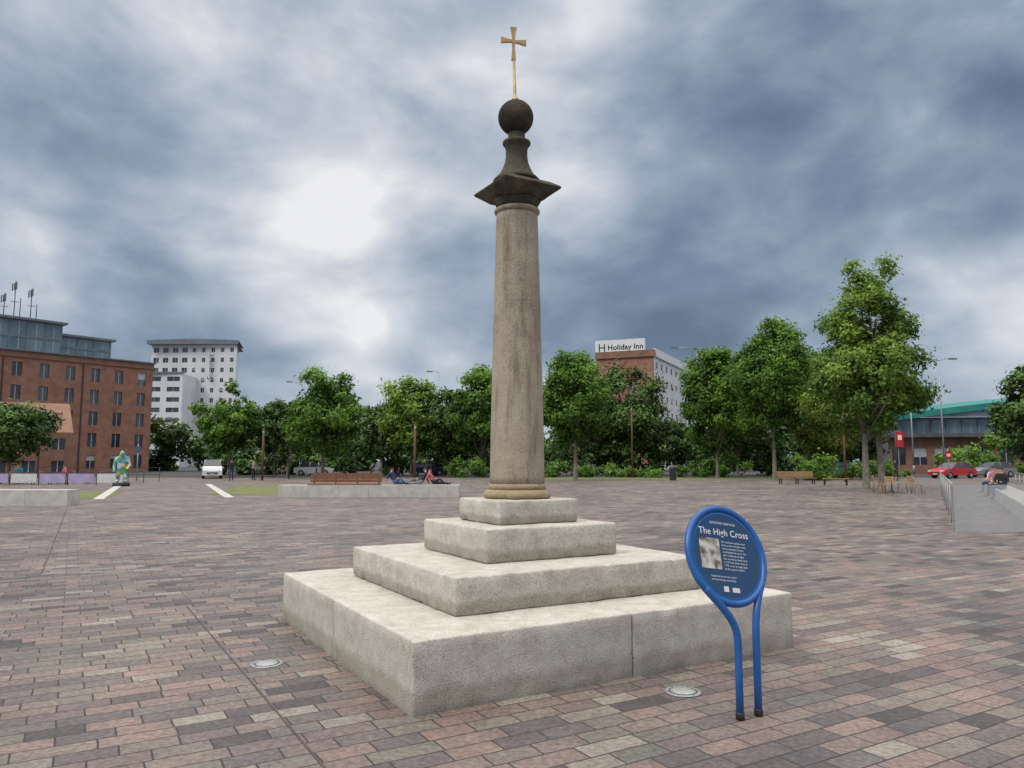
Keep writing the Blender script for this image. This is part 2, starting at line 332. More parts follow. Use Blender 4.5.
disc(RR-.012,.006,'blue',.012); disc(RR-.03,.0085,'lightblue'); disc(RR-.036,.011,'darkblue'); b.build('panel',sg)
ta=R(-9); TX=Hh*math.cos(ta)+U_*math.sin(ta); TY=-Hh*math.sin(ta)+U_*math.cos(ta)
RM=Matrix((TX,TY,n_)).transposed().to_4x4()
def text(s,x,y,size,k='white',name='lettering',parent=sg,mat=None,org=None,al='LEFT',lift=.0135,bold=0,ext=0.0):
    cu=bpy.data.curves.new(name,'FONT'); cu.body=s; cu.size=size; cu.align_x=al; cu.offset=bold; cu.extrude=ext; cu.space_character=1.04
    o=bpy.data.objects.new(name,cu); COL.objects.link(o)
    dg=bpy.context.evaluated_depsgraph_get(); me=bpy.data.meshes.new_from_object(o.evaluated_get(dg)); 
    bpy.data.objects.remove(o); me.materials.clear(); me.materials.append(M[k])
    o=bpy.data.objects.new(name,me); COL.objects.link(o); o.parent=parent
    if mat is None: 
        m4=RM.copy(); m4.translation=Cn+n_*lift+TX*x+TY*y; o.matrix_local=m4
    else: o.matrix_local=mat
    return o
text('LEICESTER HERITAGE',-.12,.20,.022)
text('The High Cross',-.218,.125,.062,bold=.0003,name='title')
b=MB()
def prect(x0,y0,x1,y1,k,off=.0135):
    b.face([Cn+n_*off+TX*x+TY*y for x,y in ((x0,y0),(x1,y0),(x1,y1),(x0,y1))],k)
m,nt,bb,out=newmat('archive_photo'); tc=N(nt,'ShaderNodeTexCoord'); nn=N(nt,'ShaderNodeTexNoise'); nn.inputs['Scale'].default_value=16; nn.inputs['Detail'].default_value=5
nt.links.new(tc.outputs['Object'],nn.inputs['Vector']); rr=ramp(nt,[(.38,(.08,.07,.06)),(.5,(.30,.28,.25)),(.62,(.55,.53,.48))]); nt.links.new(nn.outputs['Fac'],rr.inputs[0]); nt.links.new(rr.outputs[0],bb.inputs['Base Color']); M['photo']=m
prect(-.225,-.10,-.06,.10,'photo'); b.build('archive_picture',sg)
lines=['For centuries markets met','here on the old high street','and proclamations were','read beside the cross. The','pillar is the last of eight','that carried its dome, built','in 1577 and taken down in','1773. It was brought back','to this square in 2014.']
for i,l in enumerate(lines): text(l,-.04,.078-i*.022,.0175)
for i,l in enumerate(['Supported by the city council','and the heritage partnership']): text(l,-.16,-.15-i*.022,.0165)
b=MB()
prect(-.07,-.24,-.03,-.205,'cl_white'); prect(.0,-.24,.06,-.21,'cl_white'); b.build('logos',sg)
# ------------------------------------------------------------------ ground uplights
def uplight(x,y):
    b=MB(); b.lathe((0,0,0),[(.125,0),(.125,.004),(.118,.006),(.100,.006)],'steel',40); b.lathe((0,0,0),[(.099,0),(.099,.0065),(.092,.0075)],'darksteel',40); b.lathe((0,0,0),[(.088,.004),(.088,.0085),(.05,.0095)],'lens',40)
    for a in range(6): b.lathe((.109*math.cos(a*1.047),.109*math.sin(a*1.047),0),[(.006,.004),(.006,.0075)],'darksteel',8)
    b.build('ground_uplight',loc=(x,y,.001))
uplight(-1.94,6.13); uplight(1.19,5.41)
def strip(name,pa,pb,w,z,k):
    a=Vector((*pa,0)); c=Vector((*pb,0)); d=(c-a).normalized(); n=Vector((-d.y,d.x,0))*w/2
    return sheet(name,[(q.x,q.y) for q in (a-n,c-n,c+n,a+n)],z,k)
strip('paving_joint',(-.2,2.80),(-3.6,8.5),.014,.004,'seam')
strip('paving_joint',(-6.7,10.9),(-17.5,30),.022,.004,'seam')
# ------------------------------------------------------------------ trees
def quads_object(name,V,F,mi,mats,tint,loc=(0,0,0),smooth=None):
    me=bpy.data.meshes.new(name); nv=len(V); nf=len(F)
    me.vertices.add(nv); me.vertices.foreach_set('co',V.astype(np.float32).ravel())
    me.loops.add(nf*4); me.loops.foreach_set('vertex_index',F.astype(np.int32).ravel())
    me.polygons.add(nf); me.polygons.foreach_set('loop_start',np.arange(nf,dtype=np.int32)*4)
    for k in mats: me.materials.append(M[k])
    me.polygons.foreach_set('material_index',mi.astype(np.int32))
    at=me.attributes.new('tint','FLOAT','FACE'); at.data.foreach_set('value',tint.astype(np.float32))
    me.update(calc_edges=True); me.validate()
    o=bpy.data.objects.new(name,me); COL.objects.link(o); o.location=loc; return o
def leaves(rng,cent,rad,cnt,size,cc,tint_c,squash=.8):
    idx=np.repeat(np.arange(len(cent)),cnt); n=len(idx)
    d=rng.normal(size=(n,3)); d/=np.linalg.norm(d,axis=1)[:,None]
    rr=rng.random(n)**.5*(1+.25*rng.normal(size=n))
    p=cent[idx]+d*(rad[idx]*rr)[:,None]*np.array([1,1,squash])
    out=p-cc; out/= (np.linalg.norm(out,axis=1)[:,None]+1e-6)
    nr=out*.6+d*.45+rng.normal(size=(n,3))*.55+np.array([0,0,.4]); nr/=np.linalg.norm(nr,axis=1)[:,None]
    t=rng.normal(size=(n,3)); t-=nr*(t*nr).sum(1)[:,None]; t/=np.linalg.norm(t,axis=1)[:,None]; bt=np.cross(nr,t)
    s=size*(.6+.8*rng.random(n))[:,None]
    A=p-t*s; B=p-bt*s*.55+nr*s*.12; C=p+t*s; D=p+bt*s*.55+nr*s*.12
    V=np.stack([A,B,C,D],1).reshape(-1,3); F=np.arange(n*4).reshape(n,4)
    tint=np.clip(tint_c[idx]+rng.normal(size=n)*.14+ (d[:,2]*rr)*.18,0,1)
    return V,F,tint
def tubeq(path,rad,n=8):
    b=MB(); b.tube(path,rad,'bark',n,cap=False); return np.array(b.v),np.array(b.f)
def tree(name,x,y,H,W,zb,leaf='leaf_mid',seed=1,nl=9000,ls=.17,tr=.16,ncl=60,top=.48,lean=(0,0),trunks=1,clr=.24,peak=0,lumpy=1.0,dens=1.5):
    rng=np.random.default_rng(seed); ncl=int(ncl*1.7); nl=int(nl*dens); ls*=.92
    cz=zb+(H-zb)*top; cc=np.array([lean[0],lean[1],cz]); rx=W/2
    C=[]
    while len(C)<ncl:
        d=rng.normal(size=3); d/=np.linalg.norm(d); r=rng.random()**.42*.9
        rz=(H-cz) if d[2]>0 else (cz-zb)
        az=math.atan2(d[1],d[0])
        lump=1+lumpy*(.12*math.sin(3*az+seed)*(1-abs(d[2]))+.10*math.sin(5*d[2]+seed*1.7+2*az)+.06*math.sin(9*d[2]+4*az+seed))
        hor=1-peak*max(0,d[2])
        C.append(cc+d*np.array([rx*hor,rx*hor,rz])*r*lump)
    C=np.array(C); rad=rx*clr*(.55+.9*rng.random(ncl)); cnt=np.maximum(20,(nl*rad**2/np.sum(rad**2)).astype(int))
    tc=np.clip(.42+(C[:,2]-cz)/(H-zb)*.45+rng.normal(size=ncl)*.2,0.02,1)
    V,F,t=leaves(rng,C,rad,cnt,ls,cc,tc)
    Vs=[V];Fs=[F];ts=[t];mi=[np.zeros(len(F))]; off=len(V)
    def addtube(path,r,n=8):
        nonlocal off
        v,f=tubeq(path,r,n); Vs.append(v);Fs.append(f+off); off+=len(v); ts.append(np.zeros(len(f))); mi.append(np.ones(len(f)))
    for k in range(trunks):
        dx=(k-(trunks-1)/2)*tr*4.5
        tp=[(dx,0,-.05),(dx*1.0,0,.15),(dx+.04,.02,zb*.6),(dx*.9+lean[0]*.3,0,zb+.3),(lean[0]*.7+dx*.6,lean[1]*.7,cz),(lean[0]+dx*.4,lean[1],H-.2*(H-zb))]
        addtube(tp,[tr*1.5,tr*1.08,tr*.92,tr*.8,tr*.45,tr*.1],10)
        sel=rng.choice(ncl,min(ncl,16),replace=False)
        for q in sel:
            c=C[q]; z0=zb+ (min(c[2],cz)-zb)*.45*rng.random()+.1; a=np.array([dx*.8,0,z0]); mid=(a+c)/2+np.array([0,0,-.08*(c[2]-z0)])+rng.normal(size=3)*.12
            addtube([tuple(a),tuple(mid),tuple(c)],[tr*.4,tr*.22,tr*.06],6)
    return quads_object(name,np.concatenate(Vs),np.concatenate(Fs),np.concatenate(mi),[leaf,'bark'],np.concatenate(ts),(x,y,0))
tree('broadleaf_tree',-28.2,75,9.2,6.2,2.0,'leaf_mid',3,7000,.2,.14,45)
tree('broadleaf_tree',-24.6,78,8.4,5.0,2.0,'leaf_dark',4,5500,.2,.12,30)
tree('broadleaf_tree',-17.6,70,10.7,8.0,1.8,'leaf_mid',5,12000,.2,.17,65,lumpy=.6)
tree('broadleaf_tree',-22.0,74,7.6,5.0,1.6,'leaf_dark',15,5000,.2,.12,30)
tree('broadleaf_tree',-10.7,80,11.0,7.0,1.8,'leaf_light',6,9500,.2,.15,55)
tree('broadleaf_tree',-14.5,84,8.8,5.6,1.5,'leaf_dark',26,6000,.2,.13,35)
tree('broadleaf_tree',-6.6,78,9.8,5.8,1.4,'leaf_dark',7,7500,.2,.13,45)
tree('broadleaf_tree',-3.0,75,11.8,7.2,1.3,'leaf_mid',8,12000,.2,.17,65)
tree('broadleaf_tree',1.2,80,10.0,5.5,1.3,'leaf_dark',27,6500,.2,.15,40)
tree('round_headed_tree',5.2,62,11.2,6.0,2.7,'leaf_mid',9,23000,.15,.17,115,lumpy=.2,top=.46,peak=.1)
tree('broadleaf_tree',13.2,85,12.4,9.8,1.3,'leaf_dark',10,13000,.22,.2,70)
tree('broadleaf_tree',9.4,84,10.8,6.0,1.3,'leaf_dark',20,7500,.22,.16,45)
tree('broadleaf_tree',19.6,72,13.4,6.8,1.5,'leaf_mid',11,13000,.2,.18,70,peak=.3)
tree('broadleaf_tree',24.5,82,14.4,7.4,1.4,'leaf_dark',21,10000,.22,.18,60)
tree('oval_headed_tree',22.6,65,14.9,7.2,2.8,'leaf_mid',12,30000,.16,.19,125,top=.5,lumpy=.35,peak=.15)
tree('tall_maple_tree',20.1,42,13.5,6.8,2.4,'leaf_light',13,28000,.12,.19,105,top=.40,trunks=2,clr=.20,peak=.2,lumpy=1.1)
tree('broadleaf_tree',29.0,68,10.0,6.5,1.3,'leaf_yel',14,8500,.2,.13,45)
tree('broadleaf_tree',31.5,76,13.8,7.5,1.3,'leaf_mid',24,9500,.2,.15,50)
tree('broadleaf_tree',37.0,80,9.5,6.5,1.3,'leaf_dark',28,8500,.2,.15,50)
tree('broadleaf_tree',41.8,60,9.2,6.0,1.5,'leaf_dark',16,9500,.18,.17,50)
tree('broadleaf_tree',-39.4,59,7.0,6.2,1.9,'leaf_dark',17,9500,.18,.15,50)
def mass(name,segs,leaf,seed,ls,per,cr):
    rng=np.random.default_rng(seed); C=[];rad=[]
    for (x0,y0,x1,y1,h0,h1,dens) in segs:
        L=math.hypot(x1-x0,y1-y0); n=int(L*dens)
        for i in range(n):
            t=rng.random(); hh=h0+(h1-h0)*t; hh*= (.75+.25*math.sin(t*L*.35+seed)+.1*math.sin(t*L*1.1)); z=rng.random()**.8*hh
            C.append((x0+(x1-x0)*t,y0+(y1-y0)*t+rng.normal()*1.2,max(.3,z))); rad.append(cr*(.6+.8*rng.random()))
    C=np.array(C);rad=np.array(rad); tc=np.clip(.3+C[:,2]/10*.4+rng.normal(size=len(C))*.2,0,1)
    V,F,t=leaves(rng,C,rad,np.full(len(C),per),ls,np.array([(C[:,0].mean()),C[:,1].mean()+40,-5]),tc)
    return quads_object(name,V,F,np.zeros(len(F)),[leaf],t)
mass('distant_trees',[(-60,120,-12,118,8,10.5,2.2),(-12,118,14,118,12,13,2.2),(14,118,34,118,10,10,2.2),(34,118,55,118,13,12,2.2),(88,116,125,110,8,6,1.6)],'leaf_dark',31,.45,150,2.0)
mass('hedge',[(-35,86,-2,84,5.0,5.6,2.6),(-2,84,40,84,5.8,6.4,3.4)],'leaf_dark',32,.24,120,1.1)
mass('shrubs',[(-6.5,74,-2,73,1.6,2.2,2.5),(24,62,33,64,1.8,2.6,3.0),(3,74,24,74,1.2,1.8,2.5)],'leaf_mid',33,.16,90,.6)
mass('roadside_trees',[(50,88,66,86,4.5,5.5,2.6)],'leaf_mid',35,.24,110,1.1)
# ------------------------------------------------------------------ buildings
b=MB(); p0=(-77,80);p1=(-53,110); dd=Vector((24,30,0)).normalized(); nn=Vector((dd.y,-dd.x,0))
b.facade(p0,p1,0,15.0,12,5,1.15,1.9,'brick')
bk=[Vector((*p0,0)),Vector((*p1,0))]; q=[bk[1]-nn*16,bk[0]-nn*16]
for a,c in ((bk[1],q[0]),(q[0],q[1]),(q[1],bk[0])): b.face([(a.x,a.y,0),(c.x,c.y,0),(c.x,c.y,15.0),(a.x,a.y,15.0)],'brick')
cen=(bk[0]+bk[1]+q[0]+q[1])/4; ang=math.atan2(dd.y,dd.x)
b.box((cen.x,cen.y,15.4),(38.6,16.3,.8),'brick2',ang); b.box((cen.x,cen.y,15.9),(39.0,16.7,.18),'grey',ang)
for s_ in (9.6,19.2,28.8):
    A=bk[0]+dd*s_+nn*.06; b.box((A.x,A.y,7.4),(.14,.12,14.8),'darksteel',ang)
def ph(s0,s1,off,z0,z1,depth,nc):
    A=bk[0]+dd*s0-nn*off; B=bk[0]+dd*s1-nn*off
    b.facade((A.x,A.y),(B.x,B.y),z0,z1,nc,2,(s1-s0)/nc-.25,(z1-z0)/2-.3,'grey','glassblue','frame',.08)
    C_=B-nn*depth; b.facade((B.x,B.y),(C_.x,C_.y),z0,z1,3,2,depth/3-.25,(z1-z0)/2-.3,'grey','glassblue','frame',.08)
    m_=(A+B)/2-nn*depth/2; b.box((m_.x,m_.y,z1+.15),((s1-s0)+1.0,depth+1.0,.3),'grey',ang)
ph(8,27,3,16.0,20.4,9,9); ph(27.1,34.0,4,16.0,19.0,7,3)
for k,(s_,h,w_) in enumerate(((20.4,3.4,1),(21.6,5.2,1),(22.3,3.0,0),(23.6,4.6,1),(24.3,2.4,0))):
    A=bk[0]+dd*s_-nn*5; b.tube([(A.x,A.y,20.5),(A.x,A.y,20.7+h)],.06,'darksteel',6)
    if w_:
        for kk in range(3): b.box((A.x+.28*(kk-1),A.y-.2,20.7+h-.9+.1*kk),(.12,.12,1.0),'grey',kk)
        b.box((A.x,A.y,20.7+h*.45),(1.0,.06,.06),'darksteel',.4)
b.build('brick_office_building')
b=MB(); b.facade((-52,70),(-43.8,75),0,4.4,4,2,1.1,1.1,'brick2')
b.face([(-43.8,75,0),(-50,84,0),(-50,84,4.4),(-43.8,75,4.4)],'brick2'); b.face([(-52,70,4.4),(-43.8,75,4.4),(-47,79.5,7.6),(-55,74.5,7.6)],'brick2')
b.face([(-43.8,75,4.4),(-50,84,4.4),(-47,79.5,7.6)],'brick2'); b.build('brick_house')
b=MB()
b.facade((-97,200),(-86.5,199.4),0,32.6,4,12,1.5,1.3,'render_white'); b.facade((-86.5,199.4),(-73.6,198.6),0,32.6,5,12,.95,1.2,'render_white')
b.face([(-73.6,198.6,0),(-78,212,0),(-78,212,32.6),(-73.6,198.6,32.6)],'render_white'); b.face([(-97,200,0),(-97,213,0),(-97,213,32.6),(-97,200,32.6)],'render_white')
n=14; top=[]
for i in range(n+1):
    t=i/n; top.append((-97.5+24.5*t, 32.7+1.3*math.sin(math.pi*(.25+.5*t))))
for i in range(n):
    (xa,za),(xb,zb)=top[i],top[i+1]
    b.face([(xa,198,za),(xb,198,zb),(xb-4*(i+1)/n,213,zb),(xa-4*i/n,213,za)],'grey'); b.face([(xa,198,32.6),(xb,198,32.6),(xb,198,zb),(xa,198,za)],'grey')
    b.face([(xa,198,32.6),(xb,198,32.6),(xb-4*(i+1)/n,213,32.6),(xa-4*i/n,213,32.6)],'grey')
b.facade((-92.5,188),(-82.8,187.6),0,23.5,2,9,3.3,1.15,'render_white'); b.face([(-82.8,187.6,0),(-84,199.3,0),(-84,199.3,23.5),(-82.8,187.6,23.5)],'render_white')
b.face([(-92.5,188,23.5),(-82.8,187.6,23.5),(-84,199.3,23.5),(-92.5,199.3,23.5)],'roof'); b.box((-87.6,187.7,23.7),(10.1,.6,.4),'grey')
tw=b.build('white_tower_block')
m4=Matrix.Translation((-79.6,198.3,23.0))@Matrix.Rotation(R(90),4,'X')@Matrix.Rotation(R(90),4,'Z')
text('Summit',0,0,2.2,'darksteel','lettering',tw,m4)
b=MB()
b.facade((15.2,134),(24.8,130),0,19.8,4,6,1.3,1.5,'brick',skip=lambda i,j:j>=5 or i==3)
b.facade((24.8,130),(42,166),0,19.8,11,7,1.3,1.15,'render_white')
b.face([(15.2,134,0),(32,170,0),(32,170,19.8),(15.2,134,19.8)],'brick'); b.face([(15.2,134,19.8),(24.8,130,19.8),(42,166,19.8),(32,170,19.8)],'roof')
yw=math.atan2(-4,9.6); b.box((20,131.95,20.4),(10.8,.5,1.2),'brick2',yw)
b.box((19.3,132.6,21.9),(9.0,.7,2.4),'white',yw); b.box((33.3,147.6,20.5),(38.6,.5,1.4),'white',math.atan2(36,17.2))
ho=b.build('hotel_building')
m4=Matrix.Translation((17.1,133.1,21.3))@Matrix.Rotation(yw,4,'Z')@Matrix.Rotation(R(90),4,'X')
text('Holiday Inn',0,0,1.35,'cl_black','lettering',ho,m4,bold=.02)
m4=Matrix.Translation((15.5,133.8,21.1))@Matrix.Rotation(yw,4,'Z')@Matrix.Rotation(R(90),4,'X'); M['greenp']=noisy('green_paint',(.02,.10,.05),(.03,.13,.07),3,.5)
text('H',0,0,2.0,'greenp','logo',ho,m4,bold=.03)
b=MB(); b.facade((-49,152),(-40,150),0,11.2,4,3,1.2,1.6,'brick2'); b.box((-44.5,157,11.5),(10.5,13,.6),'roof',-.2); b.face([(-40,150,0),(-39,162,0),(-39,162,11.2),(-40,150,11.2)],'brick2'); b.build('brick_building')
b=MB()
b.facade((58,112),(88,107.5),0,8.0,14,3,1.8,2.1,'grey','glassblue','frame')
b.face([(58,112,0),(58,125,0),(58,125,8.0),(58,112,8.0)],'grey')
n=12
for i in range(n):
    xa=56.5+34*i/n; xb=56.5+34*(i+1)/n; za=8.4+2.8*math.sin(math.pi*.5*(i/n)); zb_=8.4+2.8*math.sin(math.pi*.5*((i+1)/n)); ya=110.8-.15*34*i/n; yb=110.8-.15*34*(i+1)/n
    b.face([(xa,ya,za-.9),(xb,yb,zb_-.9),(xb,yb,zb_),(xa,ya,za)],'teal'); b.face([(xa,ya,za),(xb,yb,zb_),(xb,yb+14,zb_+.8),(xa,ya+14,za+.8)],'teal')
    b.face([(xa,ya+.4,8.0),(xb,yb+.4,8.0),(xb,yb+.4,zb_-.3),(xa,ya+.4,za-.3)],'glassblue')
b.build('green_roofed_building')
b=MB(); b.facade((48,96),(70,92),0,4.6,9,1,1.6,2.2,'brick2'); b.box((59,97,4.8),(23,8,.5),'roof',-.18); b.build('low_brick_building')
# ------------------------------------------------------------------ low walls and benches
b=MB()
for i in range(6): b.box((-10.3+.66+i*1.33,33.7,.265),(1.32,.8,.53),'wall_stone')
b.build('low_stone_wall')
b=MB()
for i in range(3): b.box((-19.6+i*1.5,27.4,.28),(1.49,.8,.56),'wall_stone')
b.build('low_stone_wall')
sheet('grass',[(-14.5,36),(-9.5,35),(-5,46),(-18,50)],.008,'grass'); sheet('grass',[(-23,40),(-19.5,32),(-17.2,32),(-20.5,40)],.008,'grass')
strip('stone_edging',(-20.9,52),(-12.3,33),.4,.012,'wall_stone'); strip('stone_edging',(-25,48),(-17.2,31.5),.4,.012,'wall_stone')
sheet('grass',[(0,60),(24,63),(24,71),(0,71)],.008,'grass')
def bench(name,x,y,z,L,k='wood',yaw=0,back=True):
    b=MB()
    for i in range(4): b.box((0,-.22+.12*i,.42),(L,.1,.045),k)
    if back:
        for i in range(3): b.box((0,.25+.03*i,.56+.13*i),(L,.035,.11),k)
    n=max(2,int(L/1.2)+1)
    for i in range(n):
        xx=-L/2+.12+(L-.24)*i/(n-1); b.box((xx,-.15,.2),(.06,.06,.4),'darksteel'); b.box((xx,.15,.2),(.06,.06,.4),'darksteel')
        if back: b.box((xx,.33,.62),(.05,.04,.5),'darksteel')
    o=b.build(name,loc=(x,y,z)); o.rotation_euler=(0,0,yaw); return o
b=MB()
for i in range(4): b.box((0,-.24+.13*i,.03),(3.2,.11,.05),'wood')
for i in range(3): b.box((0,.27+.03*i,.17+.14*i),(3.2,.035,.12),'wood')
for i in range(4): b.box((-1.45+.97*i,.345,.24),(.05,.04,.5),'darksteel')
b.build('park_bench',loc=(-7.45,33.7,.535))
bench('park_bench',19.6,52,0,2.6,'wood2',.1); bench('park_bench',21.4,50,0,1.6,'wood2',-.2,back=False)
def chair(x,y,yaw):
    b=MB(); k='wood2'
    for i in range(3): b.box((0,-.15+.15*i,.45),(.42,.13,.025),k)
    for sx in (-.19,.19):
        b.tube([(sx,-.22,0),(sx,-.19,.45)],.018,'wood2',6); b.tube([(sx,.24,0),(sx,.2,.45),(sx,.27,.86)],.018,'wood2',6)
    for i in range(3): b.box((0,.235+.02*i,.6+.1*i),(.42,.02,.07),k)
    o=b.build('cafe_chair',loc=(x,y,0)); o.rotation_euler=(0,0,yaw)
def table(x,y):
    b=MB(); b.lathe((0,0,0),[(.34,.72),(.35,.73),(.35,.745),(.34,.75)],'wood2',24); b.tube([(0,0,.02),(0,0,.72)],.03,'darksteel',8)
    for a in range(4): b.tube([(0,0,.08),(.28*math.cos(a*1.57+.7),.28*math.sin(a*1.57+.7),.015)],.018,'darksteel',6)
    b.build('cafe_table',loc=(x,y,0))
for x,y,a in ((18.6,38.4,1.3),(19.7,38.0,-1.6),(19.6,36.5,1.4),(18.2,36.8,-1.0)): chair(x,y,a)
table(19.15,38.15)
# glass barrier + low stone seat wall at right
b=MB()
b.box((10.75,17.0,.54),(1.7,.014,1.04),'bal'); b.box((9.88,17.0,.53),(.02,.02,1.06),'steel')
for i in range(8):
    t0=i/8; xa=9.9+(21.5-9.9)*t0; ya=17+(38-17)*t0; t1=(i+1)/8; xb=9.9+11.6*t1-.05; yb=17+21*t1-.1
    b.face([(xa,ya,.04),(xb,yb,.04),(xb,yb,1.04),(xa,ya,1.04)],'bal')
    if i: b.tube([(xa,ya,0),(xa,ya,1.06)],.014,'steel',6)
b.tube([(9.9,17,1.07),(21.5,38,1.07)],.016,'steel',8); b.build('glass_barrier')
b=MB(); hW=.45
pa=Vector((11.75,17.0,0)); pb=Vector((23.8,38,0)); dW=(pb-pa)
nW=Vector((dW.y,-dW.x,0)).normalized()*.8
for i in range(10):
    A=pa+dW*(i/10); B=pa+dW*((i+1)/10-.002)
    ps=[A,A+nW,B+nW,B]; b.face([(p.x,p.y,hW) for p in ps],'wall_stone')
    for j in range(4): u_=ps[j];v_=ps[(j+1)%4]; b.face([(u_.x,u_.y,0),(v_.x,v_.y,0),(v_.x,v_.y,hW),(u_.x,u_.y,hW)],'wall_stone')
b.build('stone_seat_wall')
b=MB()
for i in range(12):
    A=pa+dW*(i/11)+nW*1.6; b.tube([(A.x,A.y,0),(A.x,A.y,1.0)],.02,'steel',6)
A=pa+nW*1.6; B=pb+nW*1.6; b.tube([(A.x,A.y,1.0),(B.x,B.y,1.0)],.022,'steel',6); b.tube([(A.x,A.y,.55),(B.x,B.y,.55)],.015,'steel',6); b.build('handrail')
# left: terrace barriers
b=MB()
for i in range(7):
    x=-38+i*1.9; b.box((x,50,.45),(1.7,.04,.6),'lav' if i%3 else 'cl_white'); b.tube([(x-.9,50,0),(x-.9,50,.85)],.03,'darksteel',6); b.box((x,50,.8),(1.8,.04,.05),'darksteel')
b.build('terrace_barrier')
b=MB()
for i in range(10):
    x=-36.5+i*1.15; b.tube([(x,56,0),(x,56,1.1)],.025,'darksteel',6)
b.box((-31.3,56,1.1),(10.6,.04,.04),'darksteel'); b.box((-31.3,56,.6),(10.6,.03,.03),'darksteel'); b.build('railing')
for x,y in ((-36.2,53),(-34.0,52.6),(-31.8,53.2),(-29.6,52.8)): table(x,y)
for x,y,a in ((-36.9,53,1.5),(-35.4,53,-1.5),(-33.2,52.8,-1.5),(-31.0,53,-1.2),(-28.9,52.8,-1.6)): chair(x,y,a)
# ------------------------------------------------------------------ lamps, posts, signs
def lamp(name,x,y,h,arms,k='steel',r=.09,al=1.6):
    b=MB(); b.lathe((0,0,0),[(r*1.8,0),(r*1.8,.9),(r*1.1,1.0)],k,10); b.tube([(0,0,.9),(0,0,h*.5),(0,0,h)],[r,r*.8,r*.55],k,10)
    for sx,sy in arms:
        b.tube([(0,0,h-.05),(sx*al*.5,sy*al*.5,h+.12),(sx*al,sy*al,h+.15)],[r*.5,r*.4,r*.35],k,6)
        b.box((sx*(al+.25),sy*(al+.25),h+.13),(.75 if abs(sx)>.1 else .3,.3,.14),'grey',math.atan2(sy,sx))
    b.build(name,loc=(x,y,0))
lamp('street_lamp',43,75,11.7,[(-1,0),(1,0)],al=1.2); lamp('street_lamp',20.4,82,13.9,[(-1,0),(.8,.3)],al=2.2)
lamp('street_lamp',-9.8,100,13.4,[(-1,0)],al=1.0); lamp('street_lamp',-28.6,100,12,[(1,0),(-1,0)],al=1.0); lamp('street_lamp',-58,140,11,[(1,0)],al=1.4)
lamp('street_lamp',49,92,9.5,[(-1,0)],al=1.3)
def post(x,y,h,k='rust'):
    b=MB(); b.lathe((0,0,0),[(.09,0),(.09,h-.5),(.07,h-.48)],k,12); b.lathe((0,0,0),[(.075,h-.47),(.075,h-.12)],'lens',12); b.lathe((0,0,0),[(.11,h-.115),(.11,h-.03),(.03,h)],k,12); b.build('lamp_post',loc=(x,y,0))
post(11.5,72,6.8); post(-7.1,55,4.3); post(-20.5,62,4.2); post(25.6,58,5.2); post(-44.0,70,4.5)
b=MB(); b.tube([(0,0,0),(0,0,4.0)],.05,'darksteel',8); b.box((.34,0,3.3),(.56,.03,1.2),'red'); b.box((.34,-.02,3.45),(.3,.01,.4),'white'); b.build('banner_sign',loc=(30.6,60,0))
b=MB(); b.tube([(0,0,0),(0,0,2.6)],.04,'steel',8); b.box((0,-.05,2.1),(.5,.03,.7),'red'); b.box((0,-.07,2.1),(.3,.01,.25),'white'); b.build('traffic_sign',loc=(38.2,66,0))
b=MB(); b.tube([(0,0,0),(0,0,2.9)],.04,'steel',8); b.box((0,-.05,2.5),(.4,.03,.5),'cl_denim'); b.build('traffic_sign',loc=(-29.8,60,0))
b=MB(); b.lathe((0,0,0),[(.26,0),(.28,.05),(.28,.95),(.3,1.0),(.24,1.12),(.05,1.18)],'darksteel',16); b.build('litter_bin',loc=(13.2,62,0))
for i in range(6):
    b=MB(); b.lathe((0,0,0),[(.07,0),(.07,.85),(.075,.86),(.075,.95),(.04,1.0)],'darksteel',12); b.build('bollard',loc=(-19.5+i*2.4,66,0))
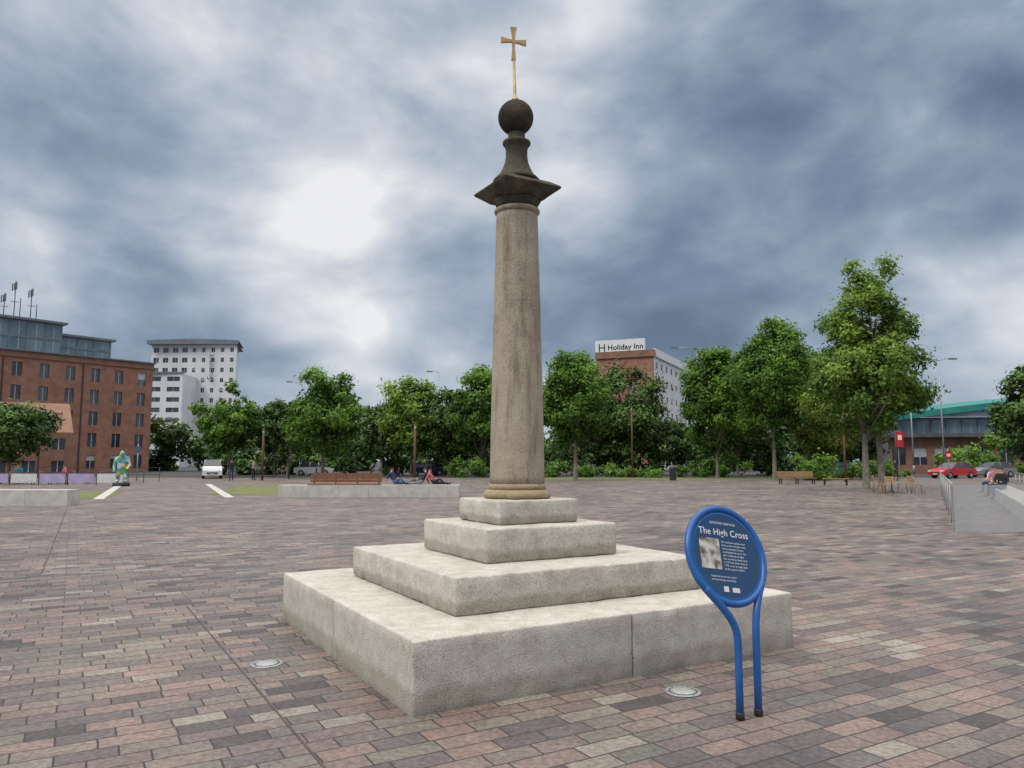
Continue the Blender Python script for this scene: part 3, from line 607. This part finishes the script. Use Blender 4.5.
# ------------------------------------------------------------------ vehicles
def car(name,x,y,yaw,k,L=4.1,Wd=1.75,Hh_=1.45,van=False):
    b=MB(); w=Wd/2
    if van: low=[(-L/2,.3),(-L/2,1.0),(-L/2+.02,1.1),(L/2-1.0,1.1),(L/2-.15,.95),(L/2,.7),(L/2,.3)]; cab=[(-L/2+.03,1.1),(-L/2+.08,Hh_),(L/2-1.6,Hh_),(L/2-1.0,1.1)]
    else: low=[(-L/2,.3),(-L/2-.02,.6),(-L/2+.05,.88),(-L/2+.35,.92),(L/2-1.15,.92),(L/2-.3,.78),(L/2-.02,.6),(L/2,.3)]; cab=[(-L/2+.3,.92),(-L/2+.7,Hh_-.06),(-L/2+1.1,Hh_),(L/2-1.95,Hh_-.02),(L/2-1.15,.92)]
    def ext(pr,w0,w1,k1,ks,kt):
        n=len(pr); zmin=min(p[1] for p in pr); zmax=max(p[1] for p in pr)
        def ww(z): return w0+(w1-w0)*(z-zmin)/(zmax-zmin)
        A=[(px,-ww(pz),pz) for px,pz in pr]; B=[(px,ww(pz),pz) for px,pz in pr]
        b.face(A,ks); b.face(B[::-1],ks)
        for i in range(n):
            j=(i+1)%n; steep=abs(pr[j][1]-pr[i][1])>abs(pr[j][0]-pr[i][0])*.35
            b.face([A[i],A[j],B[j],B[i]],k1 if steep else kt)
    ext(low,w,w*.97,k,k,k); ext(cab,w*.93,w*.74,'glass','glass',k)
    for px in (-L/2+.55,-L/2+1.65,L/2-1.6):
        for sy in (-1,1): b.tube([(px,sy*w*.94,.9),(px+(.05),sy*w*.755,Hh_-.02)],.035,k,5)
    for px in (-L/2+.75,L/2-.8):
        for sy in (-1,1):
            b.tube([(px,sy*(w-.2),.31),(px,sy*(w+.01),.31)],.31,'tyre',18); b.tube([(px,sy*(w+.005),.31),(px,sy*(w+.025),.31)],.18,'steel',12)
    for sy in (-1,1):
        b.box((L/2-.06,sy*w*.7,.68),(.14,.3,.13),'white'); b.box((-L/2+.02,sy*w*.8,.72),(.1,.2,.16),'red'); b.box((L/2-1.3,sy*(w+.08),.98),(.12,.16,.1),k)
    b.box((L/2-.0,0,.5),(.06,.9,.16),'darksteel'); b.box((L/2+.03,0,.42),(.02,.5,.1),'cl_white')
    o=b.build(name,loc=(x,y,0)); o.rotation_euler=(0,0,yaw); return o
car('parked_car',40.2,69,R(200),'red'); car('parked_car',47,74,R(190),'cl_grey'); 
car('parked_van',-27.4,69,R(-68),'white',3.9,1.65,1.7,True); car('parked_car',-21.5,82,R(10),'cl_white'); car('parked_car',-9,81,R(5),'cl_navy'); car('parked_car',31.5,74,R(180),'cl_teal')
# ------------------------------------------------------------------ people
def skinned(name,J,E,loc,yaw,scale=1.0,mats=None,sub=2):
    names=list(J); idx={n:i for i,n in enumerate(names)}
    me=bpy.data.meshes.new(name); me.from_pydata([J[n][:3] for n in names],[(idx[a],idx[c]) for a,c,_ in E],[])
    o=bpy.data.objects.new(name,me); COL.objects.link(o)
    sk=o.modifiers.new('s','SKIN'); me.skin_vertices.new() if not me.skin_vertices else None
    for i,n in enumerate(names):
        r=J[n][3]; r=r if isinstance(r,tuple) else (r,r); me.skin_vertices[0].data[i].radius=r; me.skin_vertices[0].data[i].use_root=(i==0)
    ss=o.modifiers.new('u','SUBSURF'); ss.levels=sub; ss.render_levels=sub
    dg=bpy.context.evaluated_depsgraph_get(); dg.update(); m2=bpy.data.meshes.new_from_object(o.evaluated_get(dg)); m2.name=name
    bpy.data.objects.remove(o)
    ks=[]; 
    for _,_,k in E:
        if k not in ks: ks.append(k)
    m2.materials.clear()
    for k in ks: m2.materials.append(M[k])
    segs=[(Vector(J[a][:3]),Vector(J[c][:3]),ks.index(k)) for a,c,k in E]
    for p in m2.polygons:
        c=p.center; best=1e9
        for a,d,k in segs:
            ab=d-a; t=max(0,min(1,(c-a).dot(ab)/max(1e-9,ab.length_squared))); ds=(c-(a+ab*t)).length
            if ds<best: best=ds; p.material_index=k
        p.use_smooth=True
    o=bpy.data.objects.new(name,m2); COL.objects.link(o); o.location=loc; o.rotation_euler=(0,0,yaw); o.scale=(scale,)*3; return o
def person(name,x,y,z,yaw,pose,top,bot,hair='hair',scale=1.0,seed=0):
    if pose=='sit':
        hz=.12; J={'pel':(0,0,hz,(.15,.12)),'sp':(0,.03,hz+.25,(.14,.10)),'ch':(0,.0,hz+.42,(.17,.11)),'nk':(0,-.02,hz+.56,.055),'hd':(0,-.05,hz+.68,(.085,.10)),'tp':(0,-.03,hz+.79,.07),
        'hl':(-.1,-.05,hz,.09),'kl':(-.13,-.46,hz+.02,.065),'al':(-.13,-.5,hz-.40,.042),'tl':(-.14,-.66,hz-.44,.035),'hr':(.1,-.05,hz,.09),'kr':(.13,-.46,hz+.02,.065),'ar':(.13,-.44,hz-.40,.042),'tr':(.14,-.6,hz-.44,.035),
        'sl':(-.19,.0,hz+.46,.065),'el':(-.24,-.06,hz+.2,.045),'wl':(-.12,-.3,hz+.14,.03),'fl':(-.07,-.38,hz+.12,.028),'sr':(.19,.0,hz+.46,.065),'er':(.24,-.06,hz+.2,.045),'wr':(.12,-.3,hz+.18,.03),'fr':(.07,-.36,hz+.22,.028)}
    elif pose=='lounge':   # sitting with legs stretched out along the surface, leaning back on one hand
        hz=.12; J={'pel':(0,0,hz,(.15,.12)),'sp':(0,.08,hz+.22,(.14,.10)),'ch':(0,.14,hz+.38,(.17,.11)),'nk':(0,.15,hz+.51,.055),'hd':(0,.12,hz+.63,(.085,.10)),'tp':(0,.13,hz+.74,.07),
        'hl':(-.1,-.05,hz,.09),'kl':(-.12,-.40,hz+.18,.065),'al':(-.12,-.72,-.05+hz,.042),'tl':(-.12,-.84,hz+.02,.035),'hr':(.1,-.05,hz,.09),'kr':(.12,-.46,hz-.02,.065),'ar':(.12,-.86,hz-.07,.042),'tr':(.13,-.92,hz+.04,.035),
        'sl':(-.19,.14,hz+.42,.065),'el':(-.27,.26,hz+.18,.045),'wl':(-.27,.36,hz-.04,.03),'fl':(-.27,.42,hz-.08,.028),'sr':(.19,.14,hz+.42,.065),'er':(.24,.0,hz+.2,.045),'wr':(.12,-.22,hz+.16,.03),'fr':(.08,-.3,hz+.16,.028)}
    else:
        st=.16 if pose=='walk' else .03
        J={'pel':(0,0,.93,(.15,.11)),'sp':(0,0,1.13,(.135,.095)),'ch':(0,0,1.33,(.17,.11)),'nk':(0,-.01,1.48,.055),'hd':(0,-.03,1.60,(.08,.095)),'tp':(0,-.01,1.70,.065),
        'hl':(-.1,0,.88,.09),'kl':(-.11,-st*1.1,.49,.065),'al':(-.11,-st*1.4,.09,.042),'tl':(-.12,-st*1.4-.16,.04,.035),'hr':(.1,0,.88,.09),'kr':(.11,st*.3,.49,.065),'ar':(.11,st*1.8,.11,.042),'tr':(.12,st*1.8-.15,.04,.035),
        'sl':(-.19,0,1.38,.065),'el':(-.25,st*.7,1.10,.045),'wl':(-.25,st*.3-.06,.86,.03),'fl':(-.24,st*.2-.1,.74,.026),'sr':(.19,0,1.38,.065),'er':(.25,-st*.6,1.10,.045),'wr':(.25,-st*1.3-.06,.87,.03),'fr':(.24,-st*1.6-.08,.76,.026)}
    E=[('pel','sp',top),('sp','ch',top),('ch','nk',top),('nk','hd','skin'),('hd','tp',hair)]
    for s in 'lr': E+=[('pel','h'+s,bot),('h'+s,'k'+s,bot),('k'+s,'a'+s,bot),('a'+s,'t'+s,'cl_black'),('ch','s'+s,top),('s'+s,'e'+s,top),('e'+s,'w'+s,'skin' if seed%2 else top),('w'+s,'f'+s,'skin')]
    return skinned(name,J,E,(x,y,z),yaw,scale)
person('seated_person',-5.25,33.75,.53,R(70),'lounge','cl_navy','cl_denim',seed=1,scale=.92)
person('seated_person',-4.0,33.75,.53,R(-75),'lounge','cl_black','cl_grey',seed=2,scale=.92)
person('seated_person',-3.55,33.75,.53,R(80),'lounge','cl_pink','cl_black',seed=3,scale=.88)
person('standing_person',-22.3,60,0,.4,'walk','cl_black','cl_navy',seed=4)
person('standing_person',-21.4,62.5,0,2.4,'stand','cl_grey','cl_black',seed=5)
def on_wall(t,off): A=pa+dW*t+nW*off; return A.x,A.y
for t_,a_,tp_,bt_,sd_ in ((.62,-1.0,'cl_black','cl_denim',6),(.70,-1.2,'cl_grey','cl_black',7),(.80,-.8,'cl_pink','cl_grey',8),(.88,-1.3,'cl_white','cl_navy',13)):
    x_,y_=on_wall(t_,.25); person('seated_person',x_,y_,.45,a_,'sit',tp_,bt_,seed=sd_)
person('seated_person',-33.5,51.3,.45,.3,'sit','cl_teal','cl_black',seed=9); person('seated_person',-30.5,51.5,.45,-.6,'sit','cl_pink','cl_navy',seed=10); person('seated_person',-35.8,51.6,.45,.9,'sit','cl_white','cl_black',seed=11)
bench('park_bench',-33.2,51.5,.0,6.0,'wood',0,False)
person('standing_person',33.5,66,0,1.2,'walk','cl_navy','cl_black',seed=12)
J={'pel':(0,0,.85,(.30,.26)),'sp':(0,-.02,1.2,(.32,.28)),'ch':(0,-.05,1.6,(.36,.28)),'nk':(0,-.12,1.88,.17),'hd':(0,-.2,2.05,(.19,.20)),'tp':(0,-.14,2.26,.12),
 'hl':(-.2,0,.75,.19),'kl':(-.24,-.12,.45,.15),'al':(-.24,-.02,.14,.12),'tl':(-.26,-.25,.08,.1),'hr':(.2,0,.75,.19),'kr':(.24,-.12,.45,.15),'ar':(.24,-.02,.14,.12),'tr':(.26,-.25,.08,.1),
 'sl':(-.36,-.05,1.68,.16),'el':(-.48,-.05,1.2,.12),'wl':(-.44,-.28,.85,.1),'fl':(-.42,-.36,.68,.09),'sr':(.36,-.05,1.68,.16),'er':(.48,-.05,1.2,.12),'wr':(.40,-.35,1.0,.1),'fr':(.34,-.42,.9,.09),'mz':(0,-.42,1.98,.1)}
E=[('pel','sp','sculpt'),('sp','ch','sculpt'),('ch','nk','sculpt'),('nk','hd','sculpt'),('hd','tp','sculpt'),('hd','mz','sculpt')]
for s in 'lr': E+=[('pel','h'+s,'sculpt'),('h'+s,'k'+s,'sculpt'),('k'+s,'a'+s,'sculpt'),('a'+s,'t'+s,'sculpt'),('ch','s'+s,'sculpt'),('s'+s,'e'+s,'sculpt'),('e'+s,'w'+s,'sculpt'),('w'+s,'f'+s,'sculpt')]
st=empty('painted_gorilla_statue',(-24.8,48,0)); o=skinned('figure',J,E,(0,0,.22),.3,.9); o.parent=st
b=MB(); b.lathe((0,0,0),[(.5,0),(.5,.2),(.47,.23)],'darksteel',24); b.build('plinth',st)
# ------------------------------------------------------------------ camera
F_=750; cam=bpy.data.cameras.new('camera'); cam.sensor_width=36; cam.lens=36*F_/1024; cam.clip_end=6000; cam.clip_start=.05
co=bpy.data.objects.new('camera',cam); COL.objects.link(co); co.location=(0,0,1.6); co.rotation_euler=(math.pi/2+.102,0,0); scene.camera=co
# ------------------------------------------------------------------ world
sd=Vector((-.55,-.40,.74)).normalized()
w=bpy.data.worlds.new('World'); scene.world=w; w.use_nodes=True; nt=w.node_tree; nt.nodes.clear(); L=nt.links.new
out=N(nt,'ShaderNodeOutputWorld'); bgs=N(nt,'ShaderNodeBackground'); bgc=N(nt,'ShaderNodeBackground'); mix=N(nt,'ShaderNodeMixShader')
sky=N(nt,'ShaderNodeTexSky'); sky.sky_type='NISHITA'; sky.sun_disc=False; sky.sun_elevation=math.asin(sd.z); sky.sun_rotation=math.atan2(sd.x,sd.y); L(sky.outputs[0],bgs.inputs[0]); bgs.inputs[1].default_value=.07
tc=N(nt,'ShaderNodeTexCoord'); sx=N(nt,'ShaderNodeSeparateXYZ'); L(tc.outputs['Generated'],sx.inputs[0])
def MA(op,a,b_=None,c=None,cl=False):
    n=N(nt,'ShaderNodeMath',operation=op); n.use_clamp=cl
    for i,v in enumerate((a,b_,c)):
        if v is None: continue
        if isinstance(v,(int,float)): n.inputs[i].default_value=v
        else: L(v,n.inputs[i])
    return n.outputs[0]
mpd=N(nt,'ShaderNodeMapping'); mpd.inputs['Scale'].default_value=(1,1,1.7); mpd.inputs['Rotation'].default_value=(0,R(-10),0); L(tc.outputs['Generated'],mpd.inputs[0])
def nz(scale,det,rough,dist,offs=(0,0,0)):
    mp=N(nt,'ShaderNodeMapping'); mp.inputs['Location'].default_value=offs; L(mpd.outputs[0],mp.inputs[0])
    n=N(nt,'ShaderNodeTexNoise'); n.inputs['Scale'].default_value=scale; n.inputs['Detail'].default_value=det; n.inputs['Roughness'].default_value=rough; n.inputs['Distortion'].default_value=dist; L(mp.outputs[0],n.inputs[0]); return n.outputs['Fac']
n1=nz(2.9,6,.5,.2,(3.1,1.7,0)); n2=nz(6.0,7,.5,.25,(7.7,2.2,0))
t=MA('MULTIPLY_ADD',MA('SUBTRACT',n1,.5),1.6,.53); t=MA('MULTIPLY_ADD',MA('SUBTRACT',n2,.5),1.05,t)
def dirn(u,v,f=750,th=.102):
    a=(u-512)/f;b_=(384-v)/f; return Vector((a,math.cos(th)-b_*math.sin(th),math.sin(th)+b_*math.cos(th))).normalized()
BL=[(330,285,6,.22),(572,195,4.5,.24),(400,130,12,.12),(60,40,17,.20),(250,100,10,.10),(880,80,18,-.16),(800,240,16,-.14),(60,290,12,-.12),(970,215,7,.14),(970,375,8,.24),(370,395,7,.16),(460,330,7,-.14),(640,60,9,.06),(200,250,9,-.08),(650,290,9,-.14)]
for u,v,rad,am in BL:
    d=dirn(u,v); vm=N(nt,'ShaderNodeVectorMath',operation='DOT_PRODUCT'); L(tc.outputs['Generated'],vm.inputs[0]); vm.inputs[1].default_value=d
    mr=N(nt,'ShaderNodeMapRange'); mr.interpolation_type='SMOOTHSTEP'; mr.inputs[1].default_value=math.cos(R(rad*1.3)); mr.inputs[2].default_value=1; mr.inputs[3].default_value=0; mr.inputs[4].default_value=am; L(vm.outputs['Value'],mr.inputs[0])
    t=MA('ADD',t,mr.outputs[0])
cr=ramp(nt,[(.0,(.13,.185,.27)),(.22,(.20,.27,.375)),(.42,(.31,.385,.49)),(.60,(.46,.52,.61)),(.80,(.66,.70,.76)),(1,(.90,.90,.91))]); L(t,cr.inputs[0])
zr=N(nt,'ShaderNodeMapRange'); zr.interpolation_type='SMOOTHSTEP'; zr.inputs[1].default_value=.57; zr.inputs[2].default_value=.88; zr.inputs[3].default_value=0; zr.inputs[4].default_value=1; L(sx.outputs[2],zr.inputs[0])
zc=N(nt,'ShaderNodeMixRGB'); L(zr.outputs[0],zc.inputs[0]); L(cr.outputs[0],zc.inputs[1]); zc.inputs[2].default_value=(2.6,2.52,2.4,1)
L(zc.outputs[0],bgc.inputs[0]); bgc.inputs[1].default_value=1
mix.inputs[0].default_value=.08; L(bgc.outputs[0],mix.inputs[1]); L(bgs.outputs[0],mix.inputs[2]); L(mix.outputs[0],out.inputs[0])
# sun
sl=bpy.data.lights.new('sun','SUN'); sl.energy=1.5; sl.angle=R(20); sl.color=(1,.95,.88); so=bpy.data.objects.new('sun',sl); COL.objects.link(so); so.rotation_euler=(-sd).to_track_quat('-Z','Y').to_euler(); so.location=(0,0,50)
scene.view_settings.view_transform='Standard'; scene.view_settings.look='None'; scene.view_settings.exposure=0; scene.view_settings.gamma=1
